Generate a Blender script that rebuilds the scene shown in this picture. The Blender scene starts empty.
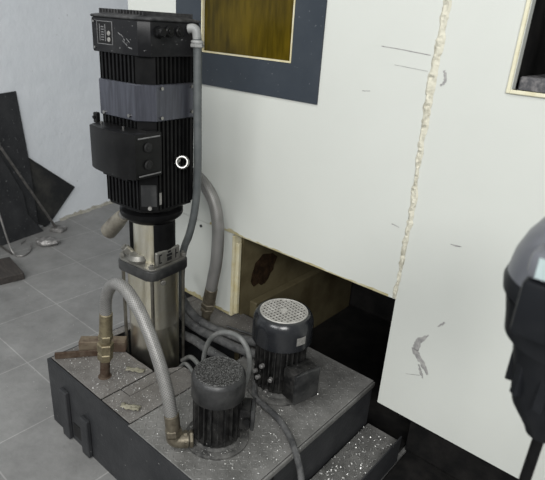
import bpy, bmesh, math, random
from mathutils import Vector, Matrix, Euler
random.seed(7)
scene = bpy.context.scene
COL = scene.collection
PI = math.pi
FZ = -0.045          # floor level
HB = 0.277           # top of the tank cover plates
YP = 1.57            # front plane of the machine panels

# ------------------------------------------------------------------ materials
def mat(name, c1, c2=None, rough=0.5, metal=0.0, scale=8.0, lo=0.4, hi=0.65, bump=0.0, bscale=60.0,
        specks=None, speck_scale=90.0, speck_at=0.70, rough2=None, stretch=(1, 1, 1), coat=0.0, detail=6):
    m = bpy.data.materials.new(name); m.use_nodes = True
    nt = m.node_tree; N = nt.nodes; L = nt.links
    b = N['Principled BSDF']
    b.inputs['Roughness'].default_value = rough
    b.inputs['Metallic'].default_value = metal
    b.inputs['Coat Weight'].default_value = coat
    if max(c1) < 0.06 and 'cover' not in name and 'head' not in name: b.inputs['Specular IOR Level'].default_value = 0.13
    tc = N.new('ShaderNodeTexCoord'); mp = N.new('ShaderNodeMapping')
    mp.inputs['Scale'].default_value = stretch
    L.new(tc.outputs['Object'], mp.inputs['Vector'])
    out = None
    if c2 is None: c2 = tuple(min(1, v * 1.25) for v in c1)
    n = N.new('ShaderNodeTexNoise'); n.inputs['Scale'].default_value = scale; n.inputs['Detail'].default_value = detail
    n.inputs['Roughness'].default_value = 0.65
    L.new(mp.outputs['Vector'], n.inputs['Vector'])
    r = N.new('ShaderNodeMapRange'); r.inputs['From Min'].default_value = lo; r.inputs['From Max'].default_value = hi
    L.new(n.outputs['Fac'], r.inputs['Value'])
    mx = N.new('ShaderNodeMix'); mx.data_type = 'RGBA'
    mx.inputs['A'].default_value = (*c1, 1); mx.inputs['B'].default_value = (*c2, 1)
    L.new(r.outputs['Result'], mx.inputs['Factor'])
    out = mx.outputs['Result']
    if rough2 is not None:
        rr = N.new('ShaderNodeMapRange'); rr.inputs['To Min'].default_value = rough; rr.inputs['To Max'].default_value = rough2
        L.new(r.outputs['Result'], rr.inputs['Value']); L.new(rr.outputs['Result'], b.inputs['Roughness'])
    if specks is not None:
        n2 = N.new('ShaderNodeTexNoise'); n2.inputs['Scale'].default_value = speck_scale; n2.inputs['Detail'].default_value = 2
        L.new(tc.outputs['Object'], n2.inputs['Vector'])
        r2 = N.new('ShaderNodeMapRange'); r2.inputs['From Min'].default_value = speck_at; r2.inputs['From Max'].default_value = speck_at + 0.04
        L.new(n2.outputs['Fac'], r2.inputs['Value'])
        m2 = N.new('ShaderNodeMix'); m2.data_type = 'RGBA'
        L.new(out, m2.inputs['A']); m2.inputs['B'].default_value = (*specks, 1)
        L.new(r2.outputs['Result'], m2.inputs['Factor']); out = m2.outputs['Result']
    L.new(out, b.inputs['Base Color'])
    if bump > 0:
        nb = N.new('ShaderNodeTexNoise'); nb.inputs['Scale'].default_value = bscale; nb.inputs['Detail'].default_value = 4
        L.new(mp.outputs['Vector'], nb.inputs['Vector'])
        bp = N.new('ShaderNodeBump'); bp.inputs['Strength'].default_value = bump; bp.inputs['Distance'].default_value = 0.01
        L.new(nb.outputs['Fac'], bp.inputs['Height']); L.new(bp.outputs['Normal'], b.inputs['Normal'])
    return m

M = {}
M['panel'] = mat('cream_white_paint', (0.545, 0.560, 0.520), (0.575, 0.590, 0.550), 0.42, scale=1.6, lo=0.3, hi=0.7, bump=0.04, bscale=220)
M['panel_edge'] = mat('yellowed_paint', (0.60, 0.56, 0.40), (0.50, 0.42, 0.20), 0.5, scale=14, lo=0.45, hi=0.7)
M['stain'] = mat('yellow_oil_stain', (0.34, 0.29, 0.14), (0.54, 0.51, 0.37), 0.5, scale=22, lo=0.4, hi=0.7)
M['sealant'] = mat('old_sealant', (0.58, 0.56, 0.46), (0.33, 0.31, 0.24), 0.7, scale=38, lo=0.50, hi=0.72, bump=0.4, bscale=120)
M['frame'] = mat('slate_frame_paint', (0.036, 0.044, 0.054), (0.045, 0.053, 0.063), 0.45, scale=5, specks=(0.25, 0.25, 0.26), speck_scale=120, speck_at=0.74)
M['cream_trim'] = mat('cream_trim_paint', (0.66, 0.63, 0.47), (0.58, 0.53, 0.35), 0.5, scale=18, lo=0.5, hi=0.7)
M['scratch'] = mat('bare_scratch', (0.27, 0.265, 0.26), (0.44, 0.43, 0.41), 0.55, metal=0.2, scale=60)
M['inner_beige'] = mat('grimy_inner_wall', (0.125, 0.105, 0.058), (0.062, 0.047, 0.022), 0.5, scale=5, lo=0.42, hi=0.66)
M['rust_stain'] = mat('brown_residue', (0.014, 0.008, 0.004), (0.035, 0.020, 0.010), 0.8, scale=40, bump=0.5)
M['black_inside'] = mat('oily_shade_black', (0.010, 0.010, 0.010), (0.020, 0.019, 0.018), 0.42, scale=12)  # oily black with the shade under the machine put into the colour
M['dark_rail'] = mat('dark_rail', (0.035, 0.036, 0.038), (0.07, 0.07, 0.07), 0.35, scale=14, metal=0.4)
M['grime_sill'] = mat('grimy_sill', (0.06, 0.06, 0.065), (0.18, 0.17, 0.17), 0.6, scale=55, lo=0.45, hi=0.65)
M['tank'] = mat('tank_paint', (0.026, 0.027, 0.029), (0.042, 0.043, 0.045), 0.42, scale=7, lo=0.35, hi=0.7, bump=0.12, bscale=60, specks=(0.24, 0.24, 0.23), speck_scale=75, speck_at=0.74)
M['plate'] = mat('dusty_plate', (0.098, 0.091, 0.083), (0.165, 0.157, 0.147), 0.55, scale=9, lo=0.36, hi=0.68, bump=0.3, bscale=110, specks=(0.50, 0.49, 0.46), speck_scale=170, speck_at=0.67)
M['checker'] = mat('oily_checker_plate', (0.11, 0.109, 0.103), (0.19, 0.187, 0.178), 0.40, scale=10, lo=0.35, hi=0.68, metal=0.15, specks=(0.45, 0.45, 0.43), speck_scale=190, speck_at=0.67, rough2=0.55)
M['rust'] = mat('rusty_steel', (0.046, 0.028, 0.019), (0.085, 0.065, 0.048), 0.8, scale=30, lo=0.38, hi=0.66, bump=0.4, bscale=90)
M['tan_rust'] = mat('tan_rust', (0.125, 0.098, 0.066), (0.062, 0.038, 0.024), 0.8, scale=16, lo=0.42, hi=0.6, bump=0.3)
M['brass'] = mat('dirty_brass', (0.25, 0.215, 0.135), (0.12, 0.095, 0.058), 0.42, metal=0.6, scale=36, lo=0.42, hi=0.68)
M['dark_brass'] = mat('dark_brass', (0.17, 0.15, 0.11), (0.085, 0.07, 0.05), 0.45, metal=0.6, scale=36)
M['black'] = mat('black_motor_paint', (0.004, 0.004, 0.0043), (0.009, 0.009, 0.009), 0.34, scale=16, lo=0.4, hi=0.75)
M['black_soft'] = mat('black_plastic', (0.0060, 0.0060, 0.0062), (0.011, 0.011, 0.011), 0.34, scale=9, specks=(0.12, 0.12, 0.12), speck_scale=120, speck_at=0.75)
M['head'] = mat('scuffed_black', (0.010, 0.010, 0.011), (0.030, 0.030, 0.031), 0.30, scale=7, lo=0.45, hi=0.75, specks=(0.22, 0.22, 0.22), speck_scale=110, speck_at=0.72)
M['lid'] = mat('dusty_lid', (0.026, 0.026, 0.027), (0.08, 0.08, 0.08), 0.45, scale=24, lo=0.42, hi=0.7)
M['band'] = mat('blue_black_band', (0.056, 0.058, 0.071), (0.088, 0.092, 0.112), 0.30, scale=10, stretch=(8, 8, 0.6), metal=0.55)
M['greasy'] = mat('greasy_motor', (0.010, 0.010, 0.010), (0.040, 0.039, 0.037), 0.36, scale=22, lo=0.42, hi=0.7, specks=(0.30, 0.30, 0.29), speck_scale=130, speck_at=0.72, bump=0.15)
M['cover_dark'] = mat('dusty_fan_cover', (0.014, 0.0145, 0.015), (0.050, 0.050, 0.049), 0.38, scale=14, lo=0.42, hi=0.72, bump=0.1)
M['cover_shiny'] = mat('shiny_fan_cover', (0.012, 0.013, 0.015), (0.026, 0.027, 0.029), 0.22, scale=9, lo=0.45, hi=0.75)
M['grille_dark'] = mat('swarf_clogged_grille', (0.030, 0.030, 0.029), (0.17, 0.17, 0.165), 0.5, scale=190, lo=0.45, hi=0.65, metal=0.3)
M['grille_light'] = mat('bright_grille', (0.33, 0.32, 0.295), (0.47, 0.46, 0.43), 0.45, scale=40, metal=0.3)
M['steel'] = mat('stained_stainless', (0.86, 0.83, 0.73), (0.66, 0.60, 0.42), 0.30, metal=1.0, scale=5, lo=0.40, hi=0.66, rough2=0.42, stretch=(1, 1, 0.7), bump=0.02)
M['steel_dark'] = mat('dull_steel', (0.24, 0.23, 0.20), (0.14, 0.13, 0.11), 0.4, metal=0.85, scale=24)
M['cast'] = mat('grey_cast', (0.22, 0.215, 0.195), (0.12, 0.115, 0.10), 0.45, metal=0.55, scale=20, lo=0.4, hi=0.7)
M['bright_metal'] = mat('bright_metal', (0.36, 0.355, 0.34), (0.26, 0.255, 0.24), 0.3, metal=1.0, scale=30)
M['chip'] = mat('swarf_metal', (0.50, 0.495, 0.475), (0.26, 0.26, 0.25), 0.35, metal=0.6, scale=60)
M['conduit'] = mat('grey_conduit', (0.075, 0.083, 0.084), (0.105, 0.113, 0.112), 0.5, scale=20)
M['connector'] = mat('light_grey_connector', (0.22, 0.225, 0.22), (0.30, 0.30, 0.29), 0.45, scale=20)
M['cable'] = mat('dusty_cable', (0.05, 0.051, 0.052), (0.12, 0.12, 0.118), 0.5, scale=22, specks=(0.3, 0.3, 0.29), speck_scale=160, speck_at=0.70)
M['cable_grey'] = mat('grey_cable', (0.10, 0.105, 0.10), (0.16, 0.16, 0.155), 0.5, scale=22)
M['nozzle'] = mat('grey_beige_nozzle', (0.20, 0.185, 0.15), (0.10, 0.088, 0.07), 0.55, scale=14, lo=0.4, hi=0.65)
M['label_grey'] = mat('worn_label', (0.20, 0.195, 0.18), (0.32, 0.31, 0.29), 0.5, scale=90, metal=0.2)
M['mark_black'] = mat('mark_black', (0.012, 0.012, 0.012), (0.02, 0.02, 0.02), 0.5)
M['mark_grey'] = mat('mark_grey', (0.10, 0.10, 0.10), (0.17, 0.17, 0.17), 0.5, scale=40)
M['sheet'] = mat('charcoal_sheet', (0.026, 0.027, 0.029), (0.046, 0.047, 0.049), 0.55, scale=6, lo=0.35, hi=0.7, specks=(0.13, 0.13, 0.13), speck_scale=55, speck_at=0.68, bump=0.1)
M['sheet_worn'] = mat('worn_sheet', (0.022, 0.023, 0.024), (0.060, 0.058, 0.052), 0.55, scale=5, lo=0.45, hi=0.75, bump=0.15)
M['rod'] = mat('dull_rod', (0.10, 0.095, 0.09), (0.18, 0.17, 0.16), 0.45, metal=0.6, scale=30)
M['bright_rod'] = mat('bright_rod', (0.34, 0.33, 0.32), (0.22, 0.21, 0.20), 0.35, metal=0.7, scale=30)
M['wood'] = mat('dark_timber', (0.042, 0.038, 0.036), (0.065, 0.058, 0.052), 0.7, scale=8, stretch=(1, 8, 8))
M['lump'] = mat('scrap_metal', (0.16, 0.155, 0.15), (0.34, 0.33, 0.32), 0.45, metal=0.5, scale=28, bump=0.5, bscale=50)
M['fg_cover'] = mat('slate_cover', (0.12, 0.125, 0.14), (0.16, 0.165, 0.18), 0.35, scale=7)
M['fg_body'] = mat('slate_body', (0.011, 0.012, 0.014), (0.018, 0.019, 0.021), 0.4, scale=9)
M['fg_plate'] = mat('pale_green_plate', (0.34, 0.42, 0.42), (0.42, 0.5, 0.5), 0.4, scale=30)
M['flange_dust'] = mat('dusty_flange', (0.035, 0.035, 0.034), (0.115, 0.113, 0.107), 0.5, scale=26, lo=0.38, hi=0.66, specks=(0.4, 0.4, 0.38), speck_scale=190, speck_at=0.69)
M['wall_dust'] = mat('wall_foot_dust', (0.34, 0.33, 0.29), (0.24, 0.225, 0.18), 0.8, scale=25)
M['paper'] = mat('crumpled_rag', (0.26, 0.245, 0.185), (0.17, 0.16, 0.115), 0.8, scale=40, bump=0.4)

def floor_material():
    m = bpy.data.materials.new('slate_floor_tiles'); m.use_nodes = True
    nt = m.node_tree; N = nt.nodes; L = nt.links; b = N['Principled BSDF']
    tc = N.new('ShaderNodeTexCoord'); mp = N.new('ShaderNodeMapping')
    # tile joints: X lines at -2.693 + k*0.435, Y lines at 0.91 + k*0.39
    mp.inputs['Location'].default_value = (2.693 + 0.435 * 20, -0.91 + 0.39 * 20, 0)
    L.new(tc.outputs['Object'], mp.inputs['Vector'])
    br = N.new('ShaderNodeTexBrick'); br.offset = 0.0; br.squash = 1.0
    br.inputs['Scale'].default_value = 1.0
    br.inputs['Brick Width'].default_value = 0.435; br.inputs['Row Height'].default_value = 0.39
    br.inputs['Mortar Size'].default_value = 0.0035; br.inputs['Mortar Smooth'].default_value = 0.4
    br.inputs['Color1'].default_value = (0.180, 0.179, 0.174, 1); br.inputs['Color2'].default_value = (0.200, 0.199, 0.193, 1)
    br.inputs['Mortar'].default_value = (0.285, 0.282, 0.272, 1)
    L.new(mp.outputs['Vector'], br.inputs['Vector'])
    n = N.new('ShaderNodeTexNoise'); n.inputs['Scale'].default_value = 5; n.inputs['Detail'].default_value = 9; n.inputs['Roughness'].default_value = 0.7
    L.new(tc.outputs['Object'], n.inputs['Vector'])
    r = N.new('ShaderNodeMapRange'); r.inputs['From Min'].default_value = 0.3; r.inputs['From Max'].default_value = 0.7
    r.inputs['To Min'].default_value = 0.78; r.inputs['To Max'].default_value = 1.25
    L.new(n.outputs['Fac'], r.inputs['Value'])
    mx = N.new('ShaderNodeMix'); mx.data_type = 'RGBA'; mx.blend_type = 'MULTIPLY'; mx.inputs['Factor'].default_value = 1
    L.new(br.outputs['Color'], mx.inputs['A'])
    L.new(r.outputs['Result'], mx.inputs['B'])
    L.new(mx.outputs['Result'], b.inputs['Base Color'])
    b.inputs['Roughness'].default_value = 0.5
    nb = N.new('ShaderNodeTexNoise'); nb.inputs['Scale'].default_value = 40; nb.inputs['Detail'].default_value = 5
    L.new(tc.outputs['Object'], nb.inputs['Vector'])
    bp = N.new('ShaderNodeBump'); bp.inputs['Strength'].default_value = 0.2; bp.inputs['Distance'].default_value = 0.01
    L.new(nb.outputs['Fac'], bp.inputs['Height']); L.new(bp.outputs['Normal'], b.inputs['Normal'])
    return m
M['floor'] = floor_material()

def wall_material():
    m = mat('rough_white_wall', (0.68, 0.71, 0.74), (0.74, 0.765, 0.79), 0.6, scale=2.2, lo=0.3, hi=0.7, bump=0.55, bscale=9,
            specks=(0.45, 0.46, 0.47), speck_scale=26, speck_at=0.76)
    return m
M['wall'] = wall_material()

def braid_material(name, dark, light):
    m = bpy.data.materials.new(name); m.use_nodes = True
    nt = m.node_tree; N = nt.nodes; L = nt.links; b = N['Principled BSDF']
    uv = N.new('ShaderNodeUVMap'); uv.uv_map = 'UVMap'
    sp = N.new('ShaderNodeSeparateXYZ'); L.new(uv.outputs['UV'], sp.inputs['Vector'])
    def wave(k, sgn):
        a = N.new('ShaderNodeMath'); a.operation = 'MULTIPLY'; a.inputs[1].default_value = 2 * PI * 13
        L.new(sp.outputs['X'], a.inputs[0])
        c = N.new('ShaderNodeMath'); c.operation = 'MULTIPLY'; c.inputs[1].default_value = sgn * k
        L.new(sp.outputs['Y'], c.inputs[0])
        d = N.new('ShaderNodeMath'); d.operation = 'ADD'; L.new(a.outputs[0], d.inputs[0]); L.new(c.outputs[0], d.inputs[1])
        s = N.new('ShaderNodeMath'); s.operation = 'SINE'; L.new(d.outputs[0], s.inputs[0]); return s
    s1, s2 = wave(700, 1), wave(700, -1)
    mxm = N.new('ShaderNodeMath'); mxm.operation = 'MAXIMUM'; L.new(s1.outputs[0], mxm.inputs[0]); L.new(s2.outputs[0], mxm.inputs[1])
    r = N.new('ShaderNodeMapRange'); r.inputs['From Min'].default_value = -0.2; r.inputs['From Max'].default_value = 1
    L.new(mxm.outputs[0], r.inputs['Value'])
    n = N.new('ShaderNodeTexNoise'); n.inputs['Scale'].default_value = 25; n.inputs['Detail'].default_value = 5
    tc = N.new('ShaderNodeTexCoord'); L.new(tc.outputs['Object'], n.inputs['Vector'])
    mlt = N.new('ShaderNodeMath'); mlt.operation = 'MULTIPLY'; L.new(r.outputs['Result'], mlt.inputs[0]); L.new(n.outputs['Fac'], mlt.inputs[1])
    m3 = N.new('ShaderNodeMath'); m3.operation = 'MULTIPLY'; m3.inputs[1].default_value = 1.7; L.new(mlt.outputs[0], m3.inputs[0]); m3.use_clamp = True
    mx = N.new('ShaderNodeMix'); mx.data_type = 'RGBA'
    mx.inputs['A'].default_value = (*dark, 1); mx.inputs['B'].default_value = (*light, 1)
    L.new(m3.outputs[0], mx.inputs['Factor']); L.new(mx.outputs['Result'], b.inputs['Base Color'])
    b.inputs['Roughness'].default_value = 0.42; b.inputs['Metallic'].default_value = 0.35
    bp = N.new('ShaderNodeBump'); bp.inputs['Strength'].default_value = 0.25; bp.inputs['Distance'].default_value = 0.002
    L.new(r.outputs['Result'], bp.inputs['Height']); L.new(bp.outputs['Normal'], b.inputs['Normal'])
    return m
M['braid'] = braid_material('steel_braid', (0.135, 0.132, 0.125), (0.29, 0.285, 0.272))

def glass_material():
    m = bpy.data.materials.new('smeared_amber_glazing'); m.use_nodes = True
    nt = m.node_tree; N = nt.nodes; L = nt.links; b = N['Principled BSDF']
    tc = N.new('ShaderNodeTexCoord'); mp = N.new('ShaderNodeMapping'); mp.inputs['Scale'].default_value = (60, 60, 9)
    L.new(tc.outputs['Object'], mp.inputs['Vector'])
    n = N.new('ShaderNodeTexNoise'); n.inputs['Scale'].default_value = 1; n.inputs['Detail'].default_value = 5
    L.new(mp.outputs['Vector'], n.inputs['Vector'])
    n2 = N.new('ShaderNodeTexNoise'); n2.inputs['Scale'].default_value = 5; n2.inputs['Detail'].default_value = 3
    L.new(tc.outputs['Object'], n2.inputs['Vector'])
    ad = N.new('ShaderNodeMath'); ad.operation = 'ADD'; L.new(n.outputs['Fac'], ad.inputs[0]); L.new(n2.outputs['Fac'], ad.inputs[1])
    r = N.new('ShaderNodeMapRange'); r.inputs['From Min'].default_value = 0.72; r.inputs['From Max'].default_value = 1.25
    L.new(ad.outputs[0], r.inputs['Value'])
    mx = N.new('ShaderNodeMix'); mx.data_type = 'RGBA'
    mx.inputs['A'].default_value = (0.042, 0.030, 0.002, 1); mx.inputs['B'].default_value = (0.115, 0.080, 0.005, 1)
    L.new(r.outputs['Result'], mx.inputs['Factor']); L.new(mx.outputs['Result'], b.inputs['Base Color'])
    b.inputs['Roughness'].default_value = 0.3; b.inputs['IOR'].default_value = 1.45; b.inputs['Specular IOR Level'].default_value = 0.06
    b.inputs['Transmission Weight'].default_value = 0.25
    return m
M['glass'] = glass_material()

# ------------------------------------------------------------------ mesh helpers
class MB:
    def __init__(s): s.bm = bmesh.new(); s.uv = None
    def box(s, lo, hi, bev=0.0, mtx=None, seg=1):
        bm = s.bm
        v = [bm.verts.new((x, y, z)) for x in (lo[0], hi[0]) for y in (lo[1], hi[1]) for z in (lo[2], hi[2])]
        f = [bm.faces.new([v[i] for i in q]) for q in ((0, 1, 3, 2), (4, 6, 7, 5), (0, 4, 5, 1), (2, 3, 7, 6), (0, 2, 6, 4), (1, 5, 7, 3))]
        vs = v
        if bev > 0:
            es = list({e for q in f for e in q.edges})
            r = bmesh.ops.bevel(bm, geom=es, offset=bev, segments=seg, affect='EDGES', profile=0.5)
            vs = list({w for q in r['faces'] for w in q.verts} | {w for w in v if w.is_valid})
            vs = [w for w in vs if w.is_valid]
        if mtx is not None:
            bmesh.ops.transform(bm, matrix=mtx, verts=vs)
        return s
    def prism(s, poly, z0, z1, bev=0.0, seg=1, mtx=None):
        bm = s.bm
        a = [bm.verts.new((p[0], p[1], z0)) for p in poly]; b = [bm.verts.new((p[0], p[1], z1)) for p in poly]
        n = len(poly); fs = [bm.faces.new(a[::-1]), bm.faces.new(b)]
        for i in range(n): fs.append(bm.faces.new((a[i], a[(i + 1) % n], b[(i + 1) % n], b[i])))
        vs = a + b
        if bev > 0:
            es = list(set(fs[0].edges) | set(fs[1].edges))
            r = bmesh.ops.bevel(bm, geom=es, offset=bev, segments=seg, affect='EDGES', profile=0.5)
            vs = list({w for q in r['faces'] for w in q.verts} | {w for w in vs if w.is_valid})
        if mtx is not None: bmesh.ops.transform(bm, matrix=mtx, verts=vs)
        return s
    def lathe(s, prof, c=(0, 0, 0), axis=(0, 0, 1), seg=40, square=None):
        # prof: list of (radius, height)
        bm = s.bm; q = Vector((0, 0, 1)).rotation_difference(Vector(axis).normalized()); c = Vector(c)
        rings = []
        for r, h in prof:
            if r < 1e-6: rings.append([bm.verts.new(c + q @ Vector((0, 0, h)))])
            else: rings.append([bm.verts.new(c + q @ Vector((r * math.cos(2 * PI * k / seg), r * math.sin(2 * PI * k / seg), h))) for k in range(seg)])
        for a, b in zip(rings, rings[1:]):
            for k in range(seg):
                k2 = (k + 1) % seg
                if len(a) == 1 and len(b) == 1: break
                if len(a) == 1: bm.faces.new((a[0], b[k2], b[k]))
                elif len(b) == 1: bm.faces.new((a[k], a[k2], b[0]))
                else: bm.faces.new((a[k], a[k2], b[k2], b[k]))
        return s
    def cyl(s, p0, p1, r0, r1=None, seg=24, bev=0.0):
        p0, p1 = Vector(p0), Vector(p1); r1 = r0 if r1 is None else r1; L = (p1 - p0).length
        if bev > 0: prof = [(0, 0), (r0 - bev, 0), (r0, bev), (r1, L - bev), (r1 - bev, L), (0, L)]
        else: prof = [(0, 0), (r0, 0), (r1, L), (0, L)]
        return s.lathe(prof, p0, p1 - p0, seg)
    def hexnut(s, p0, p1, r):
        return s.cyl(p0, p1, r, seg=6, bev=r * 0.12)
    def tube(s, pts, rad, seg=14, sub=8, caps=True, ribs=0, smooth=True):
        P = [Vector(p) for p in pts]
        if smooth and len(P) > 2:
            E = [P[0] * 2 - P[1]] + P + [P[-1] * 2 - P[-2]]; Q = []
            for i in range(1, len(E) - 2):
                a, b, c, d = E[i - 1], E[i], E[i + 1], E[i + 2]
                for k in range(sub):
                    t = k / sub
                    Q.append(0.5 * ((2 * b) + (c - a) * t + (2 * a - 5 * b + 4 * c - d) * t * t + (3 * b - a - 3 * c + d) * t ** 3))
            Q.append(P[-1]); P = Q
        bm = s.bm
        uvl = bm.loops.layers.uv.get('UVMap') or bm.loops.layers.uv.new('UVMap')
        T = [(P[min(i + 1, len(P) - 1)] - P[max(i - 1, 0)]).normalized() for i in range(len(P))]
        up = Vector((0, 0, 1)) if abs(T[0].z) < 0.9 else Vector((1, 0, 0))
        n = (up - T[0] * up.dot(T[0])).normalized(); rings = []; dist = [0]
        for i in range(len(P)):
            if i: 
                n = (n - T[i] * n.dot(T[i])).normalized(); dist.append(dist[-1] + (P[i] - P[i - 1]).length)
            b = T[i].cross(n)
            r = rad(i / (len(P) - 1)) if callable(rad) else rad
            if ribs and i % 2: r *= ribs
            rings.append([bm.verts.new(P[i] + (n * math.cos(2 * PI * k / seg) + b * math.sin(2 * PI * k / seg)) * r) for k in range(seg)])
        for i in range(len(P) - 1):
            for k in range(seg):
                k2 = (k + 1) % seg
                f = bm.faces.new((rings[i][k], rings[i][k2], rings[i + 1][k2], rings[i + 1][k]))
                for lp, (u, v) in zip(f.loops, ((k / seg, dist[i]), ((k + 1) / seg, dist[i]), ((k + 1) / seg, dist[i + 1]), (k / seg, dist[i + 1]))):
                    lp[uvl].uv = (u, v)
        if caps: bm.faces.new(rings[0][::-1]); bm.faces.new(rings[-1])
        return s
    def ring(s, c, R, r, axis=(0, 0, 1), seg=36, seg2=10):
        bm = s.bm; q = Vector((0, 0, 1)).rotation_difference(Vector(axis).normalized()); c = Vector(c); rs = []
        for i in range(seg):
            a = 2 * PI * i / seg
            rs.append([bm.verts.new(c + q @ Vector(((R + r * math.cos(2 * PI * j / seg2)) * math.cos(a), (R + r * math.cos(2 * PI * j / seg2)) * math.sin(a), r * math.sin(2 * PI * j / seg2)))) for j in range(seg2)])
        for i in range(seg):
            for j in range(seg2):
                bm.faces.new((rs[i][j], rs[(i + 1) % seg][j], rs[(i + 1) % seg][(j + 1) % seg2], rs[i][(j + 1) % seg2]))
        return s
    def frame(s, x0, x1, z0, z1, w, y0, y1, bev=0.0):
        # rectangular ring facing -Y, strips overlap at corners only by butting
        s.box((x0, y0, z0), (x0 + w, y1, z1), bev); s.box((x1 - w, y0, z0), (x1, y1, z1), bev)
        s.box((x0 + w, y0, z0), (x1 - w, y1, z0 + w), bev); s.box((x0 + w, y0, z1 - w), (x1 - w, y1, z1), bev)
        return s
    def build(s, name, material, parent=None, angle=35):
        bmesh.ops.recalc_face_normals(s.bm, faces=s.bm.faces)
        me = bpy.data.meshes.new(name); s.bm.to_mesh(me); s.bm.free()
        me.materials.append(material)
        me.shade_smooth()
        me.set_sharp_from_angle(angle=math.radians(angle))
        o = bpy.data.objects.new(name, me); COL.objects.link(o)
        if parent is not None: o.parent = parent
        return o

def thing(name, label, cat, loc=(0, 0, 0), rotz=0.0, group=None):
    o = bpy.data.objects.new(name, None); COL.objects.link(o)
    o.empty_display_size = 0.1
    o.location = loc; o.rotation_euler = (0, 0, rotz)
    o['label'] = label; o['category'] = cat
    if group: o['group'] = group
    return o
def tag(o, label, cat, group=None, kind=None):
    o['label'] = label; o['category'] = cat
    if group: o['group'] = group
    if kind: o['kind'] = kind
    return o
def struct(o, label, cat):
    o['kind'] = 'structure'; o['label'] = label; o['category'] = cat; return o
def octagon(hx, hy, c):
    return [(-hx + c, -hy), (hx - c, -hy), (hx, -hy + c), (hx, hy - c), (hx - c, hy), (-hx + c, hy), (-hx, hy - c), (-hx, -hy + c)]
def rounded(hx, hy, r, n=5):
    p = []
    for cx, cy, a0 in ((hx - r, hy - r, 0), (-hx + r, hy - r, PI / 2), (-hx + r, -hy + r, PI), (hx - r, -hy + r, 1.5 * PI)):
        for k in range(n + 1):
            a = a0 + PI / 2 * k / n; p.append((cx + r * math.cos(a), cy + r * math.sin(a)))
    return p

# ------------------------------------------------------------------ room
b = MB(); b.box((-4.4, -1.8, FZ - 0.1), (1.6, 4.2, FZ)); struct(b.build('floor', M['floor']), 'grey slate tile floor with pale joints', 'floor')
w0 = Vector((-3.943, 2.048, 0)); wdir = Vector((-0.115, 0.520, 0)).normalized(); wn = Vector((wdir.y, -wdir.x, 0))   # normal into the room (+X)
b = MB(); wv = []
pts = [w0 - wdir * 3.4, w0 + wdir * 2.2]
b.prism([(p.x, p.y) for p in (pts[0], pts[1], pts[1] - wn * 0.12, pts[0] - wn * 0.12)], FZ, 3.2)
struct(b.build('wall_left', M['wall']), 'rough white painted wall behind the leaning dark sheets', 'wall')
# dirty skirting strip of loose dust along the wall foot
b = MB()
n = 46; prev = None
for i in range(n + 1):
    p = w0 + wdir * (-0.05 + 1.3 * i / n); wdt = random.uniform(0.012, 0.035)
    cur = [b.bm.verts.new((p.x, p.y, FZ + random.uniform(0.015, 0.035))), b.bm.verts.new((p.x + wn.x * wdt, p.y + wn.y * wdt, FZ + 0.001))]
    if prev: b.bm.faces.new((prev[0], prev[1], cur[1], cur[0]))
    prev = cur
dust = tag(b.build('dust_bank', M['wall_dust']), 'yellowish dust and debris gathered along the foot of the white wall', 'dust', kind='stuff')

# ------------------------------------------------------------------ machine enclosure
mc = thing('machine_tool', 'large white machine tool enclosure with amber window and cracked sealant seam', 'machine', (0, 0, 0))
XL, XS = -2.235, -0.693
ZT = 2.25
# left panel with window cut-out: built of four slabs around the opening, one mesh
gx0, gx1, gz0 = -1.725, -1.243, 1.466
b = MB()
def slab(bd, x0, x1, z0, z1): bd.box((x0, YP, z0), (x1, YP + 0.03, z1))
bm = b.bm
def panel_with_holes(bd, x0, x1, z0, z1, hx0, hx1, hz0, hz1, y0, y1):
    bm = bd.bm
    for y in (y0, y1):
        o = [bm.verts.new(v) for v in ((x0, y, z0), (x1, y, z0), (x1, y, z1), (x0, y, z1))]
        i = [bm.verts.new(v) for v in ((hx0, y, hz0), (hx1, y, hz0), (hx1, y, hz1), (hx0, y, hz1))]
        for k in range(4): bm.faces.new((o[k], o[(k + 1) % 4], i[(k + 1) % 4], i[k]))
        if y == y0: o0, i0 = o, i
    for k in range(4):
        bm.faces.new((o0[k], o0[(k + 1) % 4], o[(k + 1) % 4], o[k])); bm.faces.new((i0[k], i0[(k + 1) % 4], i[(k + 1) % 4], i[k]))
panel_with_holes(b, XL, XS - 0.003, 0.712, ZT, gx0, gx1, gz0, 2.12, YP, YP + 0.03)
lp = b.build('upper_panel', M['panel'], mc)
b = MB(); panel_with_holes(b, XS + 0.003, 0.55, 0.253, ZT, -0.462, 0.10, 1.47, 2.1, YP, YP + 0.03)
rp = b.build('door_panel', M['panel'], mc)
b = MB(); b.box((XL, YP + 0.002, 0.285), (-1.512, YP + 0.028, 0.709))
sp = b.build('lower_panel', M['panel'], mc)
b = MB(); b.cyl((-1.72, YP + 0.003, 0.684), (-1.72, YP - 0.003, 0.684), 0.007, seg=12); b.build('bolt', M['dark_rail'], sp)
b = MB(); b.box((-1.511, YP - 0.001, 0.285), (-1.498, YP + 0.05, 0.70), 0.002); b.box((-1.497, YP + 0.012, 0.30), (-1.478, YP + 0.030, 0.665), 0.002)
fl = b.build('panel_flange', M['panel_edge'], mc); fl['label'] = 'yellowed edge flange of the lower panel'
# yellowed drip along the foot of the lower panel
b = MB()
prev = None
for i in range(40):
    x = XL + 0.3 + (XL * -1 - 0.3 - 1.515) * i / 39; h = random.uniform(0.012, 0.03)
    cur = [b.bm.verts.new((x, YP + 0.0012, 0.285)), b.bm.verts.new((x, YP + 0.0012, 0.285 + h))]
    if prev: b.bm.faces.new((prev[0], cur[0], cur[1], prev[1]))
    prev = cur
b.build('oil_stain', M['stain'], sp)
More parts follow.
